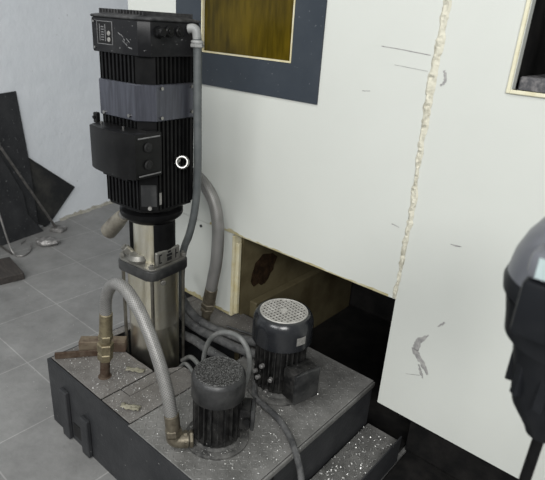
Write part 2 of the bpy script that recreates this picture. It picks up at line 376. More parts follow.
# grime along the bottom edge of the upper panel
b = MB()
prev = None
for i in range(60):
    x = -1.66 + 0.94 * i / 59; h = random.uniform(0.003, 0.009) * (1.0 + 1.2 * (i < 14 or i > 54))
    cur = [b.bm.verts.new((x, YP - 0.0008, 0.712)), b.bm.verts.new((x, YP - 0.0008, 0.712 + h))]
    if prev: b.bm.faces.new((prev[0], cur[0], cur[1], prev[1]))
    prev = cur
b.build('edge_grime', M['stain'], lp)
# window frame and amber pane
b = MB()
fx0, fx1, fz0 = -1.886, -1.112, 1.337
panel_with_holes(b, fx0, fx1, fz0, 2.22, gx0, gx1, gz0, 2.10, YP - 0.006, YP - 0.0005)
wf = b.build('window_frame', M['frame'], mc)
b = MB(); b.frame(gx0, gx1, gz0, 2.1, 0.006, YP - 0.008, YP + 0.004); g = b.build('gasket', M['panel_edge'], wf)
b = MB(); b.box((gx0 + 0.006, YP + 0.006, gz0 + 0.004), (gx1 - 0.006, YP + 0.012, 2.1)); b.build('amber_pane', M['glass'], wf)
b = MB(); b.box((gx0 - 0.02, YP + 0.032, gz0 - 0.03), (gx1 + 0.02, YP + 0.30, 2.12))
bmesh.ops.delete(b.bm, geom=[f for f in b.bm.faces if f.calc_center_median().y < YP + 0.04], context='FACES')
b.build('window_recess', M['inner_beige'], mc)
# right window: cream trim, black interior, rail and grimy sill
b = MB(); b.frame(-0.475, 0.113, 1.459, 2.113, 0.011, YP - 0.007, YP + 0.03, 0.002)
t = b.build('window_trim', M['cream_trim'], mc)
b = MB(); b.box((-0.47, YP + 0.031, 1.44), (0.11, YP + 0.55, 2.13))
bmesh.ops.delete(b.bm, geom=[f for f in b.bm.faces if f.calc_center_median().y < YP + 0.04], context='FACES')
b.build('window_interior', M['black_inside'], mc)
b = MB(); b.box((-0.457, YP + 0.033, 1.442), (0.10, YP + 0.30, 1.505), 0.004); b.build('grimy_sill', M['grime_sill'], mc)
b = MB(); b.box((-0.408, YP + 0.08, 1.507), (-0.385, YP + 0.12, 2.12), 0.004); b.box((-0.35, YP + 0.14, 1.507), (-0.30, YP + 0.18, 2.12), 0.004)
b.build('inner_rail', M['dark_rail'], mc)
# ragged sealant bead down the seam
b = MB()
prev = None
z = 0.715; rows = []
while z < 2.24:
    rows.append(z); z += random.uniform(0.005, 0.012)
ph = random.uniform(0, 6)
wl = wr = 0.010
for z in rows:
    k = min(1, max(0.0, (z - 0.7) / 0.9))
    wl += random.uniform(-0.004, 0.004); wr += random.uniform(-0.003, 0.003)
    wl = min(0.015 + 0.009 * k, max(0.005 + 0.004 * k, wl)); wr = min(0.012 + 0.006 * k, max(0.004 + 0.002 * k, wr))
    off = 0.006 * math.sin(z * 7 + ph)
    xs = [XS + off - wl, XS + off - wl * 0.55, XS + off, XS + off + wr * 0.6, XS + off + wr]
    hs = [0.0003, random.uniform(0.002, 0.007), random.uniform(0.001, 0.009), random.uniform(0.002, 0.007), 0.0003]
    cur = [b.bm.verts.new((x, YP - h, z)) for x, h in zip(xs, hs)]
    if prev:
        for j in range(4): b.bm.faces.new((prev[j], prev[j + 1], cur[j + 1], cur[j]))
    prev = cur
se = b.build('sealant_bead', M['sealant'], mc, angle=20)
# paint scratches on the panels (thin ragged flakes of bare metal)
def streak(parent, pts, widths, jitter=0.003):
    bd = MB(); prev = None
    Q = []
    for (a, c), (wa, wb) in zip(zip(pts, pts[1:]), zip(widths, widths[1:])):
        for k in range(7):
            t = k / 7; Q.append((a[0] + (c[0] - a[0]) * t, a[1] + (c[1] - a[1]) * t, wa + (wb - wa) * t, c[0] - a[0], c[1] - a[1]))
    Q.append((*pts[-1], widths[-1], pts[-1][0] - pts[-2][0], pts[-1][1] - pts[-2][1]))
    for x, zz, w, dx, dz in Q:
        l = math.hypot(dx, dz); nx, nz = -dz / l, dx / l
        a = w * 0.5 + random.uniform(-jitter, jitter) * min(1, w / 0.006); c = w * 0.5 + random.uniform(-jitter, jitter) * min(1, w / 0.006)
        cur = [bd.bm.verts.new((x + nx * a, YP - 0.0006, zz + nz * a)), bd.bm.verts.new((x - nx * c, YP - 0.0006, zz - nz * c))]
        if prev: bd.bm.faces.new((prev[0], prev[1], cur[1], cur[0]))
        prev = cur
    bd.build('scratch', M['scratch'], parent)
streak(rp, [(-0.545, 0.628), (-0.578, 0.59), (-0.583, 0.545), (-0.552, 0.515), (-0.520, 0.475)], [0.006, 0.022, 0.026, 0.020, 0.012])
streak(rp, [(-0.560, 0.500), (-0.545, 0.470), (-0.535, 0.452)], [0.005, 0.010, 0.004])
streak(rp, [(-0.522, 0.676), (-0.500, 0.70)], [0.004, 0.007])
streak(rp, [(-0.600, 0.437), (-0.548, 0.458)], [0.0015, 0.002], 0.0005)
streak(rp, [(-0.538, 0.978), (-0.520, 0.978), (-0.502, 0.981)], [0.002, 0.006, 0.002], 0.001)
streak(rp, [(-0.668, 1.455), (-0.654, 1.472), (-0.664, 1.50)], [0.004, 0.012, 0.005])
streak(lp, [(-0.885, 1.551), (-0.83, 1.548), (-0.715, 1.538)], [0.003, 0.0025, 0.003], 0.0006)
streak(lp, [(-0.83, 1.50), (-0.715, 1.492)], [0.0015, 0.0015], 0.0004)
streak(lp, [(-0.935, 1.407), (-0.905, 1.410)], [0.003, 0.002], 0.001)
streak(lp, [(-0.752, 0.985), (-0.722, 0.980)], [0.004, 0.003], 0.001)
# cavity under the panels
b = MB(); b.box((-1.515, YP + 0.052, FZ), (-1.485, 2.75, 0.711)); iw = b.build('inner_wall', M['inner_beige'], mc)
b = MB()
pl = []
cx, cz = 1.775, 0.475
for k in range(22):
    a = 2 * PI * k / 22; r = random.uniform(0.85, 1.15)
    pl.append(b.bm.verts.new((-1.4845, cx + 0.095 * r * math.cos(a), cz + 0.078 * r * math.sin(a) + 0.25 * 0.065 * math.cos(a))))
b.bm.faces.new(pl)
b.build('residue_patch', M['rust_stain'], iw)
b = MB(); b.box((-1.484, 1.68, FZ), (-1.44, 2.59, 0.335), 0.004); b.build('inner_ledge', M['inner_beige'], mc)
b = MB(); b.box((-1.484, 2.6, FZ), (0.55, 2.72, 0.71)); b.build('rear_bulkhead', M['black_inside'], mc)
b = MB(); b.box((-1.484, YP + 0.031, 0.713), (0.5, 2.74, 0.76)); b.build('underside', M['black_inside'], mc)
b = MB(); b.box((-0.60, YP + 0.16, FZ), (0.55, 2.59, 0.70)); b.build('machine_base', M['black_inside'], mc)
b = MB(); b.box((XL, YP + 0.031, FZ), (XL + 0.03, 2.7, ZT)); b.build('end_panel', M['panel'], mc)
b = MB(); b.box((-1.43, YP + 0.10, FZ), (-0.61, 2.59, FZ + 0.02)); b.build('oily_shade_floor', M['black_inside'], mc)  # black slab added to hold the oily floor and shade in the cavity
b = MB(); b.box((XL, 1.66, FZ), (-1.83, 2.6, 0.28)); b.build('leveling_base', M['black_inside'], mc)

# black pan added for the oily floor and shade under the door panel
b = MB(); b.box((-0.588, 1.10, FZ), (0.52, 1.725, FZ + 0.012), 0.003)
tag(b.build('oily_shade_pan', M['black_inside']), 'flat black pan added for oil and shade on the floor below the white door panel', 'shade pan')

# ------------------------------------------------------------------ coolant tank
TX0, TX1, TY0, TY1 = -1.797, -0.757, 0.803, 1.650
tk = thing('coolant_tank', 'low dark grey steel coolant tank with dusty cover plates carrying the pumps', 'tank', ((TX0 + TX1) / 2, (TY0 + TY1) / 2, FZ))
tk_off = Vector(tk.location)
def tb(): return MB()
def tbuild(bd, name, m, parent=None):
    bmesh.ops.translate(bd.bm, verts=bd.bm.verts, vec=-tk_off); return bd.build(name, m, parent or tk)
b = MB(); T = 0.012; zt = HB - 0.006
b.box((TX0, TY0, FZ), (TX1, TY0 + T, zt)); b.box((TX0, TY1 - T, FZ), (TX1, TY1, zt))
b.box((TX0, TY0 + T, FZ), (TX0 + T, TY1 - T, zt)); b.box((TX1 - T, TY0 + T, FZ), (TX1, TY1 - T, zt))
b.box((TX0 + T, TY0 + T, FZ), (TX1 - T, TY1 - T, FZ + 0.02))
body = tbuild(b, 'tank_body', M['tank'])
b = MB(); b.box((TX1, TY0 + 0.21, FZ), (TX1 + 0.003, TY0 + 0.218, zt - 0.03)); tbuild(b, 'weld_seam', M['mark_black'])
b = MB(); b.box((TX1, TY0, zt - 0.022), (TX1 + 0.009, TY1, zt + 0.001), 0.004, seg=2); tbuild(b, 'rim_bar', M['checker'])
for x0, zz0, zz1 in ((-1.690, FZ + 0.004, 0.192), (-1.545, FZ + 0.004, 0.140)):
    b = MB(); b.box((x0, TY0 - 0.018, zz0), (x0 + 0.052, TY0 - 0.0005, zz1), 0.003); tbuild(b, 'bracket', M['tank'])
b = MB(); b.box((-1.625, TY0 - 0.003, FZ + 0.03), (-1.552, TY0 - 0.0003, 0.05)); tbuild(b, 'fork_slot', M['mark_black'])
def plate(poly, z1=HB, m='plate'):
    bd = MB(); bd.prism(poly, HB - 0.0055, z1, 0.0015); return tbuild(bd, 'cover_plate', M[m])
R4 = lambda x0, x1, y0, y1: [(x0, y0), (x1, y0), (x1, y1), (x0, y1)]
rag = [(-1.435 - 0.03 * i + random.uniform(-0.003, 0.003), 1.05 + random.uniform(-0.006, 0.006)) for i in range(10)]
plate([(TX0 + 0.012, TY0 + 0.014), (-1.427, TY0 + 0.014)] + [(-1.427, 1.052)] + rag + [(TX0 + 0.012, 1.05)])
plate([(-1.420, 0.902), (-1.366, 0.902), (-1.366, 1.160), (-1.42, 1.075)])
plate([(-1.420, TY0 + 0.014), (-1.248, TY0 + 0.014), (-1.248, 1.165), (-1.361, 1.160), (-1.361, 0.897), (-1.420, 0.897)])
plate(R4(TX0 + 0.012, -1.745, 1.055, 1.64))
plate(R4(-1.742, -1.248, 1.43, 1.64))
# checker plate with raised lozenges
bd = MB(); bd.prism(R4(-1.243, TX1 + 0.001, TY0 + 0.003, TY1 - 0.002), HB - 0.0055, HB, 0.002)
for i in range(19):
    for j in range(33):
        x = -1.228 + i * 0.0255; y = TY0 + 0.02 + j * 0.0255
        if x > TX1 - 0.02 or y > TY1 - 0.02: continue
        a = PI / 4 if (i + j) % 2 else -PI / 4
        ca, sa = math.cos(a), math.sin(a); l, w = 0.0115, 0.0042
        vv = [bd.bm.verts.new((x + ca * u - sa * v, y + sa * u + ca * v, HB + 0.0002)) for u, v in ((l, 0), (0, w), (-l, 0), (0, -w))]
        tp = [bd.bm.verts.new((x + ca * u - sa * v, y + sa * u + ca * v, HB + 0.0013)) for u, v in ((l * .6, 0), (0, w * .5), (-l * .6, 0), (0, -w * .5))]
        bd.bm.faces.new(tp)
        for k in range(4): bd.bm.faces.new((vv[k], vv[(k + 1) % 4], tp[(k + 1) % 4], tp[k]))
ck = tbuild(bd, 'checker_plate', M['checker']); ck['label'] = 'darker chequered steel cover plate'

# ------------------------------------------------------------------ swarf
def chips(name, n, sampler, label, size=(0.0015, 0.005)):
    bd = MB()
    for _ in range(n):
        x, y, z = sampler(); s = random.uniform(*size); q = Euler((random.uniform(-.9, .9), random.uniform(-.9, .9), random.uniform(0, 6.3))).to_matrix()
        w = s * random.uniform(0.25, 0.7); c = Vector((x, y, z + 0.0012 + s * 0.35))
        p = [Vector((-s, -w, 0)), Vector((0, -w * .8, s * .35)), Vector((s, -w, 0)), Vector((s, w, 0)), Vector((0, w * .8, s * .35)), Vector((-s, w, 0))]
        v = [bd.bm.verts.new(c + q @ k) for k in p]
        bd.bm.faces.new((v[0], v[1], v[4], v[5])); bd.bm.faces.new((v[1], v[2], v[3], v[4]))
    return tag(bd.build(name, M['chip']), label, 'metal chips', kind='stuff')
def on_tank():
    while True:
        x = random.uniform(TX0 + 0.02, TX1 - 0.01); y = random.uniform(TY0 + 0.015, TY1 - 0.01)
        if x < -1.25 and y > 1.04: continue
        if math.hypot(x + 0.987, y - 0.987) < 0.118 or math.hypot(x + 1.018, y - 1.35) < 0.135: continue
        d = math.exp(-((x + 0.85) ** 2 + (y - 1.12) ** 2) / 0.03) + 0.45 * math.exp(-((x + 1.5) ** 2 + (y - 0.93) ** 2) / 0.02) + 0.28
        if random.random() < d: return x, y, HB + 0.001
chips('metal_chips', 1000, on_tank, 'bright metal chips scattered over the tank cover plates', (0.0012, 0.0036))

# ------------------------------------------------------------------ tall vertical pump
PX, PY = -1.5825, 1.185
PZ = FZ + 0.0205
pump = thing('vertical_pump', 'tall black finned electric pump on a stainless steel cylinder', 'pump', (PX, PY, PZ), math.radians(5))
dz = -PZ
def Z(z): return z + dz
# wet end
b = MB(); b.lathe([(0, 0), (0.11, 0), (0.11, Z(0.02)), (0.103, Z(0.03)), (0.102, Z(0.05)), (0.104, Z(0.055)), (0.102, Z(0.06)), (0.102, Z(0.40)), (0.1035, Z(0.405)), (0.102, Z(0.41)), (0.102, Z(0.641)), (0, Z(0.641))], seg=48)
b.build('pump_sleeve', M['steel'], pump)
for sx in (-1, 1):
    for sy in (-1, 1):
        b = MB(); b.cyl((sx * 0.085, sy * 0.085, Z(0.0)), (sx * 0.085, sy * 0.085, Z(0.641)), 0.007, seg=12); b.build('tie_rod', M['steel_dark'], pump)
b = MB(); b.prism(rounded(0.106, 0.106, 0.030), Z(0.642), Z(0.684), 0.005, 2); fl = b.build('flange', M['cover_dark'], pump)
b = MB(); b.prism(rounded(0.101, 0.101, 0.028), Z(0.6842), Z(0.692), 0.002); b.build('flange_plate', M['cast'], fl)
for sx in (-1, 1):
    for sy in (-1, 1):
        b = MB(); b.hexnut((sx * 0.085, sy * 0.085, Z(0.6925)), (sx * 0.085, sy * 0.085, Z(0.706)), 0.012); b.cyl((sx * 0.085, sy * 0.085, Z(0.7061)), (sx * 0.085, sy * 0.085, Z(0.713)), 0.007, seg=12)
        b.build('nut', M['cast'], fl)
# lantern: steel guard, black side posts, ring
b = MB(); b.lathe([(0, Z(0.6925)), (0.074, Z(0.6925)), (0.074, Z(0.875)), (0, Z(0.875))], seg=40); b.build('coupling_guard', M['steel'], pump)
for a0 in (PI * 0.06, PI * 1.06):
    b = MB(); pr = []
    for k in range(9): 
        a = a0 - 0.62 + 1.24 * k / 8 - 0.25; pr.append((0.093 * math.cos(a), 0.093 * math.sin(a)))
    for k in range(8, -1, -1):
        a = a0 - 0.62 + 1.24 * k / 8 - 0.25; pr.append((0.0755 * math.cos(a), 0.0755 * math.sin(a)))
    b.prism(pr, Z(0.693), Z(0.86), 0.003); b.build('motor_stool', M['black'], pump)
b = MB(); b.lathe([(0.0755, Z(0.8605)), (0.092, Z(0.8605)), (0.118, Z(0.882)), (0.121, Z(0.890)), (0.121, Z(0.905)), (0.112, Z(0.910)), (0.104, Z(0.915)), (0.098, Z(0.931)), (0.0, Z(0.931))], seg=48)
b.build('motor_flange', M['black'], pump)
# priming plug housing and nameplate cheek on the flange
b = MB(); b.lathe([(0, 0), (0.040, 0), (0.044, 0.012), (0.036, 0.03), (0.0, 0.036)], (-0.010, -0.066, Z(0.6925)), seg=24); b.build('priming_boss', M['cast'], pump)
b = MB(); b.cyl((-0.045, -0.072, Z(0.712)), (-0.062, -0.092, Z(0.740)), 0.018, seg=20, bev=0.003); b.cyl((-0.0625, -0.0925, Z(0.741)), (-0.0655, -0.096, Z(0.746)), 0.012, seg=6); b.build('vent_plug', M['cast'], pump)
# vent plug on the sleeve
b = MB(); b.cyl((0.094, -0.040, Z(0.622)), (0.108, -0.046, Z(0.622)), 0.011, seg=14, bev=0.002); b.build('drain_plug', M['cast'], pump)
b = MB(); b.box((0.080, -0.066, Z(0.6925)), (0.094, 0.060, Z(0.752)), 0.004); npl = b.build('nameplate_cheek', M['cast'], pump)
for y0, y1, z0, z1 in ((-0.054, -0.049, .704, .742), (-0.0488, -0.040, .737, .742), (-0.0488, -0.040, .704, .709), (-0.012, 0.012, .704, .719), (-0.014, 0.014, .723, .733), (-0.008, 0.008, .737, .745), (0.032, 0.037, .704, .742), (0.0372, 0.046, .720, .725)):
    b = MB(); b.box((0.0942, y0, Z(z0)), (0.0952, y1, Z(z1))); b.build('cast_mark', M['mark_black'], npl)
# motor body with vertical fins
HS = 0.135
def finbody(z0, z1, h, nf, name, ch=0.046):
    bd = MB(); bd.prism(octagon(h - 0.022, h - 0.022, 0.03), Z(z0), Z(z1))
    # smooth corner cheeks
    for sx in (-1, 1):
        for sy in (-1, 1):
            bd.prism([(sx * (h - 0.046), sy * h), (sx * h, sy * (h - 0.046)), (sx * (h - 0.026), sy * (h - 0.05)), (sx * (h - 0.05), sy * (h - 0.026))], Z(z0), Z(z1))
    for k in range(nf):
        t = -(h - 0.048) + (2 * (h - 0.048)) * (k + 0.5) / nf
        w = 0.0042
        for s in (-1, 1):
            bd.box((t - w, min(s * (h - 0.024), s * h), Z(z0)), (t + w, max(s * (h - 0.024), s * h), Z(z1)))
            bd.box((min(s * (h - 0.024), s * h), t - w, Z(z0)), (max(s * (h - 0.024), s * h), t + w, Z(z1)))
    return bd.build(name, M['black'], pump)
finbody(0.945, 1.262, HS, 9, 'motor_fins')
finbody(1.384, 1.470, HS, 9, 'upper_fins')
b = MB(); b.prism(octagon(HS - 0.006, HS - 0.006, 0.046), Z(0.932), Z(0.944), 0.003); b.build('end_shield', M['black'], pump)
b = MB(); b.prism(octagon(0.140, 0.140, 0.047), Z(1.2625), Z(1.3835), 0.003); bd_ = b.build('shroud_band', M['band'], pump)
b = MB()
for x, y, z in ((0.1402, -0.073, 1.275), (0.1402, 0.072, 1.285), (-0.07, -0.1402, 1.272), (0.06, -0.1402, 1.278), (0.1402, -0.07, 1.372), (0.1402, 0.07, 1.372)):
    d = (1, 0, 0) if abs(x) > 0.1 else (0, -1, 0)
    b = MB(); b.cyl((x, y, Z(z)), (x + d[0] * 0.006, y + d[1] * 0.006, Z(z)), 0.006, seg=10); b.build('screw', M['bright_metal'], bd_)
# electronics head
b = MB(); b.prism(octagon(0.140, 0.140, 0.028), Z(1.4705), Z(1.578), 0.005, 2); hd = b.build('control_head', M['head'], pump)
b = MB(); b.prism(octagon(0.143, 0.143, 0.029), Z(1.5782), Z(1.587), 0.003); b.build('lid_rim', M['lid'], pump)
b = MB()
o0, o1 = octagon(0.138, 0.138, 0.030), octagon(0.085, 0.085, 0.02)
va = [b.bm.verts.new((x, y, Z(1.5872))) for x, y in o0]; vb = [b.bm.verts.new((x, y, Z(1.600))) for x, y in o1]
for k in range(8): b.bm.faces.new((va[k], va[(k + 1) % 8], vb[(k + 1) % 8], vb[k]))
b.bm.faces.new(vb); b.bm.faces.new(va[::-1])
for k in range(15):
    t = -0.105 + 0.015 * k
    b.box((t - 0.003, -0.112, Z(1.589)), (t + 0.003, 0.112, Z(1.606)), 0.001)
b.build('cooling_lid', M['lid'], pump)
# display on the left-hand face of the head
b = MB(); b.box((-0.082, -0.1415, Z(1.498)), (-0.008, -0.1402, Z(1.566))); ds = b.build('display_panel', M['mark_black'], pump)
b = MB(); b.frame(-0.084, -0.006, Z(1.496), Z(1.568), 0.0022, -0.1428, -0.1403); b.build('display_outline', M['mark_grey'], ds)
b = MB(); b.box((-0.072, -0.1422, Z(1.506)), (-0.069, -0.1416, Z(1.558))); b.box((-0.044, -0.1422, Z(1.506)), (-0.041, -0.1416, Z(1.558)))
for k in range(6): b.box((-0.064, -0.1422, Z(1.508 + k * 0.008)), (-0.050, -0.1416, Z(1.5115 + k * 0.008)))
b.build('level_scale', M['mark_grey'], ds)
for z in (1.512, 1.531):
    b = MB(); b.cyl((-0.024, -0.1416, Z(z)), (-0.024, -0.1445, Z(z)), 0.0075, seg=16, bev=0.001); b.build('button', M['label_grey'], ds)
b = MB(); b.cyl((-0.100, -0.1402, Z(1.565)), (-0.100, -0.1440, Z(1.565)), 0.004, seg=10); b.build('screw', M['bright_metal'], hd)
b = MB(); b.cyl((-0.100, -0.1402, Z(1.484)), (-0.100, -0.1440, Z(1.484)), 0.004, seg=10); b.build('screw', M['bright_metal'], hd)
# worn grey swoosh scuffs next to the corner
b = MB()
for x0, z0, x1, z1 in ((0.020, 1.535, 0.032, 1.528), (0.034, 1.530, 0.044, 1.522), (0.040, 1.512, 0.062, 1.498), (0.058, 1.520, 0.074, 1.508), (0.066, 1.494, 0.085, 1.490)):
    v = [b.bm.verts.new(p) for p in ((x0, -0.1406, Z(z0)), (x1, -0.1406, Z(z1)), (x1, -0.1406, Z(z1 + 0.004)), (x0, -0.1406, Z(z0 + 0.003)))]; b.bm.faces.new(v)
b.build('scuff', M['mark_grey'], hd)
# three cable glands on the right-hand face
for y, big in ((-0.082, 1), (-0.034, 0), (0.012, 0)):
    b = MB()
    if big: b.hexnut((0.1402, y, Z(1.546)), (0.1560, y, Z(1.546)), 0.019); b.cyl((0.1561, y, Z(1.546)), (0.1720, y - 0.004, Z(1.546)), 0.015, 0.013, bev=0.003)
    else: b.cyl((0.1402, y, Z(1.550)), (0.1500, y, Z(1.550)), 0.0175, bev=0.003); b.cyl((0.1501, y, Z(1.550)), (0.1535, y, Z(1.550)), 0.009, bev=0.001)
    b.build('cable_gland', M['black_soft'], pump)
# terminal box
tbx0, tbx1, tby0, tby1, tbz0, tbz1 = -0.088, 0.160, -0.217, -0.1355, 1.084, 1.236
b = MB(); bm = b.bm
prof = [(tbx0, tby1), (tbx0, tby0 + 0.034)] + [(tbx0 + 0.012 + (tbx1 - tbx0 - 0.02) * k / 10, tby0 + 0.022 - 0.026 * math.sin(PI * (0.1 + 0.72 * k / 10))) for k in range(11)] + [(tbx1, tby0 + 0.010), (tbx1, -0.092), (0.1375, -0.092), (0.1375, tby1)]
b.prism(prof, Z(tbz0), Z(tbz1), 0.005, 2)
tbx = b.build('terminal_box', M['black_soft'], pump)
b = MB()
for z in (1.130, 1.190):
    b = MB(); b.cyl((tbx1 + 0.0002, -0.155, Z(z)), (tbx1 + 0.008, -0.155, Z(z)), 0.0175, seg=20, bev=0.003); b.cyl((tbx1 + 0.0081, -0.155, Z(z)), (tbx1 + 0.011, -0.155, Z(z)), 0.009, seg=6)
    b.build('blanking_plug', M['mark_black'], tbx)
b = MB(); b.box((tbx1 + 0.0003, tby0 + 0.020, Z(tbz1 - 0.016)), (tbx1 + 0.006, -0.100, Z(tbz1 - 0.011)), 0.002); b.build('edge_rib', M['mark_grey'], tbx)
b = MB(); b.box((tbx1 + 0.0003, tby0 + 0.020, Z(tbz0 + 0.010)), (tbx1 + 0.006, -0.100, Z(tbz0 + 0.015)), 0.002)
b.build('edge_rib', M['mark_grey'], tbx)
for x in (-0.06, 0.055):
    b = MB(); b.cyl((x, -0.165, Z(tbz1 + 0.0005)), (x, -0.165, Z(tbz1 + 0.008)), 0.005, seg=10); b.build('cover_screw', M['bright_metal'], tbx)
b = MB(); b.box((-0.140, -0.140, Z(1.225)), (-0.120, -0.122, Z(1.262)), 0.003); b.cyl((-0.130, -0.1401, Z(1.245)), (-0.130, -0.146, Z(1.245)), 0.006, seg=10); b.build('lug', M['black_soft'], pump)
# lower terminal plinth (below the box) and the motor rating plate on the corner
b = MB(); b.box((tbx0 + 0.01, -0.160, Z(1.050)), (tbx1 - 0.10, -0.1355, Z(1.0835)), 0.003); b.build('box_plinth', M['black'], pump)
b = MB(); b.box((-0.027, -0.001, -0.04), (0.027, 0.001, 0.04), mtx=Matrix.Translation((0.1128, -0.1128, Z(1.0))) @ Matrix.Rotation(PI / 4, 4, 'Z')); b.build('rating_plate', M['cover_dark'], pump)
b = MB(); b.cyl((0.114, -0.110, Z(0.955)), (0.122, -0.118, Z(0.955)), 0.007, seg=10); b.build('earth_screw', M['label_grey'], pump)
b = MB(); b.box((0.1352, -0.084, Z(0.965)), (0.1365, -0.074, Z(1.01)), 0.0004); b.build('rating_label', M['label_grey'], pump)
# lifting eye bolt
b = MB(); b.cyl((0.135, 0.0, Z(1.122)), (0.150, 0.0, Z(1.119)), 0.008, seg=12); b.ring((0.166, 0.0, Z(1.115)), 0.020, 0.0062, axis=(0.45, -0.75, 0.35)); b.build('eye_bolt', M['bright_metal'], pump)

def P3(x, y, z):  # pump-local to world
    c, s = math.cos(pump.rotation_euler.z), math.sin(pump.rotation_euler.z)
    return (PX + c * x - s * y, PY + s * x + c * y, z)
# conduit
cn = thing('cable_conduit', 'grey flexible conduit running down the right side of the tall pump', 'conduit', P3(0.0, 0.18, HB))
co = Vector(cn.location)
def rel(ps): return [Vector(p) - co for p in ps]
pts = [P3(0.170, 0.069, 1.535), P3(0.171, 0.070, 1.45), P3(0.170, 0.073, 1.30), P3(0.168, 0.078, 1.15), P3(0.158, 0.088, 1.02), P3(0.146, 0.094, 0.94), P3(0.128, 0.098, 0.86), P3(0.098, 0.106, 0.78), P3(0.060, 0.122, 0.72), P3(0.036, 0.132, 0.66), P3(0.02, 0.140, 0.55), P3(0.0, 0.155, 0.42), P3(0.0, 0.172, 0.365)]
b = MB(); b.tube(rel(pts), 0.0155, seg=16, sub=22, ribs=0.93); b.build('conduit_tube', M['conduit'], cn)
b = MB(); b.tube(rel([P3(0.1405, 0.058, 1.560), P3(0.156, 0.064, 1.562), P3(0.166, 0.068, 1.555), P3(0.170, 0.069, 1.530)]), 0.0155, seg=16); b.ring(rel([P3(0.170, 0.069, 1.52)])[0], 0.015, 0.007); b.hexnut(rel([P3(0.170, 0.069, 1.5030000000000001)])[0], rel([P3(0.170, 0.069, 1.516)])[0], 0.023)
b.build('elbow_connector', M['connector'], cn)

# ------------------------------------------------------------------ braided hoses
h1 = thing('braided_hose', 'braided steel hose arching from rusty standpipe to elbow at tank edge', 'hose', (-1.531, 0.901, HB), 0, 'braided hoses')
o1 = Vector(h1.location)
b = MB(); b.tube([Vector(p) - o1 for p in ((-1.488, 0.897, 0.565), (-1.484, 0.897, 0.62), (-1.466, 0.895, 0.672), (-1.428, 0.891, 0.722), (-1.378, 0.887, 0.747), (-1.312, 0.88, 0.742), (-1.228, 0.872, 0.690), (-1.150, 0.864, 0.595), (-1.092, 0.859, 0.478), (-1.069, 0.857, 0.39))], 0.0215, seg=18, sub=10); b.build('hose', M['braid'], h1)
A0, A1 = Vector((-1.531, 0.901, HB)), Vector((-1.487, 0.897, 0.57))
def al(t): return A0 + (A1 - A0) * t - o1
b = MB(); b.cyl(al(0.004), al(0.50), 0.0185, seg=20); b.lathe([(0.0185, 0), (0.026, 0), (0.0185, 0.004)], al(0.0), (0, 0, 1), 20); b.build('standpipe', M['rust'], h1)
b = MB(); b.hexnut(al(0.30), al(0.42), 0.0285); b.hexnut(al(0.43), al(0.58), 0.031); b.cyl(al(0.581), al(0.63), 0.021); b.hexnut(al(0.631), al(0.72), 0.027); b.build('union_nut', M['brass'], h1)
b = MB(); b.cyl(al(0.721), al(1.05), 0.0245, 0.0235, seg=22, bev=0.002); b.build('ferrule', M['brass'], h1)
B0 = Vector((-1.052, 0.855, 0.322)) - o1
b = MB(); b.cyl(Vector((-1.069, 0.857, 0.40)) - o1, Vector((-1.060, 0.856, 0.347)) - o1, 0.0245, seg=22, bev=0.002); b.build('ferrule', M['dark_brass'], h1)
b = MB(); b.hexnut(Vector((-1.060, 0.856, 0.349)) - o1, Vector((-1.055, 0.855, 0.325)) - o1, 0.029)
b.tube([Vector(p) - o1 for p in ((-1.055, 0.855, 0.326), (-1.052, 0.856, 0.312), (-1.040, 0.868, 0.3055), (-1.022, 0.889, 0.305))], 0.0265, seg=16)
d = Vector((0.62, 0.78, 0)); p = Vector((-1.034, 0.876, 0.306)) - o1
b.hexnut(p, p + d * 0.016, 0.029); b.hexnut(p + d * 0.020, p + d * 0.034, 0.029)
b.build('elbow_fitting', M['dark_brass'], h1)

h2 = thing('braided_hose', 'braided hose curving up behind the tall pump against white lower panel', 'hose', (-1.562, 1.459, HB), 0, 'braided hoses')
o2 = Vector(h2.location)
pts = [(-1.528, 1.460, 0.45), (-1.517, 1.461, 0.511), (-1.500, 1.462, 0.60), (-1.493, 1.462, 0.70), (-1.496, 1.462, 0.79), (-1.524, 1.461, 0.885), (-1.585, 1.458, 0.948), (-1.66, 1.455, 0.975), (-1.78, 1.450, 0.955), (-1.93, 1.443, 0.86), (-2.06, 1.436, 0.74), (-2.15, 1.430, 0.645)]
b = MB(); b.tube([Vector(p) - o2 for p in pts], 0.027, seg=18, sub=10); b.build('hose', M['braid'], h2)
C0, C1 = Vector((-1.562, 1.459, HB)) - o2, Vector((-1.526, 1.460, 0.455)) - o2
def al2(t): return C0 + (C1 - C0) * t
b = MB(); b.cyl(al2(0.004), al2(0.45), 0.022, seg=20); b.build('standpipe', M['dark_brass'], h2)
b = MB(); b.hexnut(al2(0.34), al2(0.46), 0.033); b.hexnut(al2(0.48), al2(0.62), 0.034); b.cyl(al2(0.621), al2(0.66), 0.026); b.build('union_nut', M['dark_brass'], h2)
b = MB(); b.cyl(al2(0.661), al2(1.06), 0.030, 0.029, seg=22, bev=0.002); b.build('ferrule', M['dark_brass'], h2)
D0, D1 = Vector((-2.145, 1.430, 0.650)) - o2, Vector((-2.275, 1.423, 0.525)) - o2
b = MB(); b.lathe([(0, 0), (0.032, 0), (0.036, 0.02), (0.042, 0.10), (0.044, (D1 - D0).length), (0.036, (D1 - D0).length), (0.030, 0.12), (0.0, 0.11)], D0, D1 - D0, 24); b.build('hose_nozzle', M['nozzle'], h2)

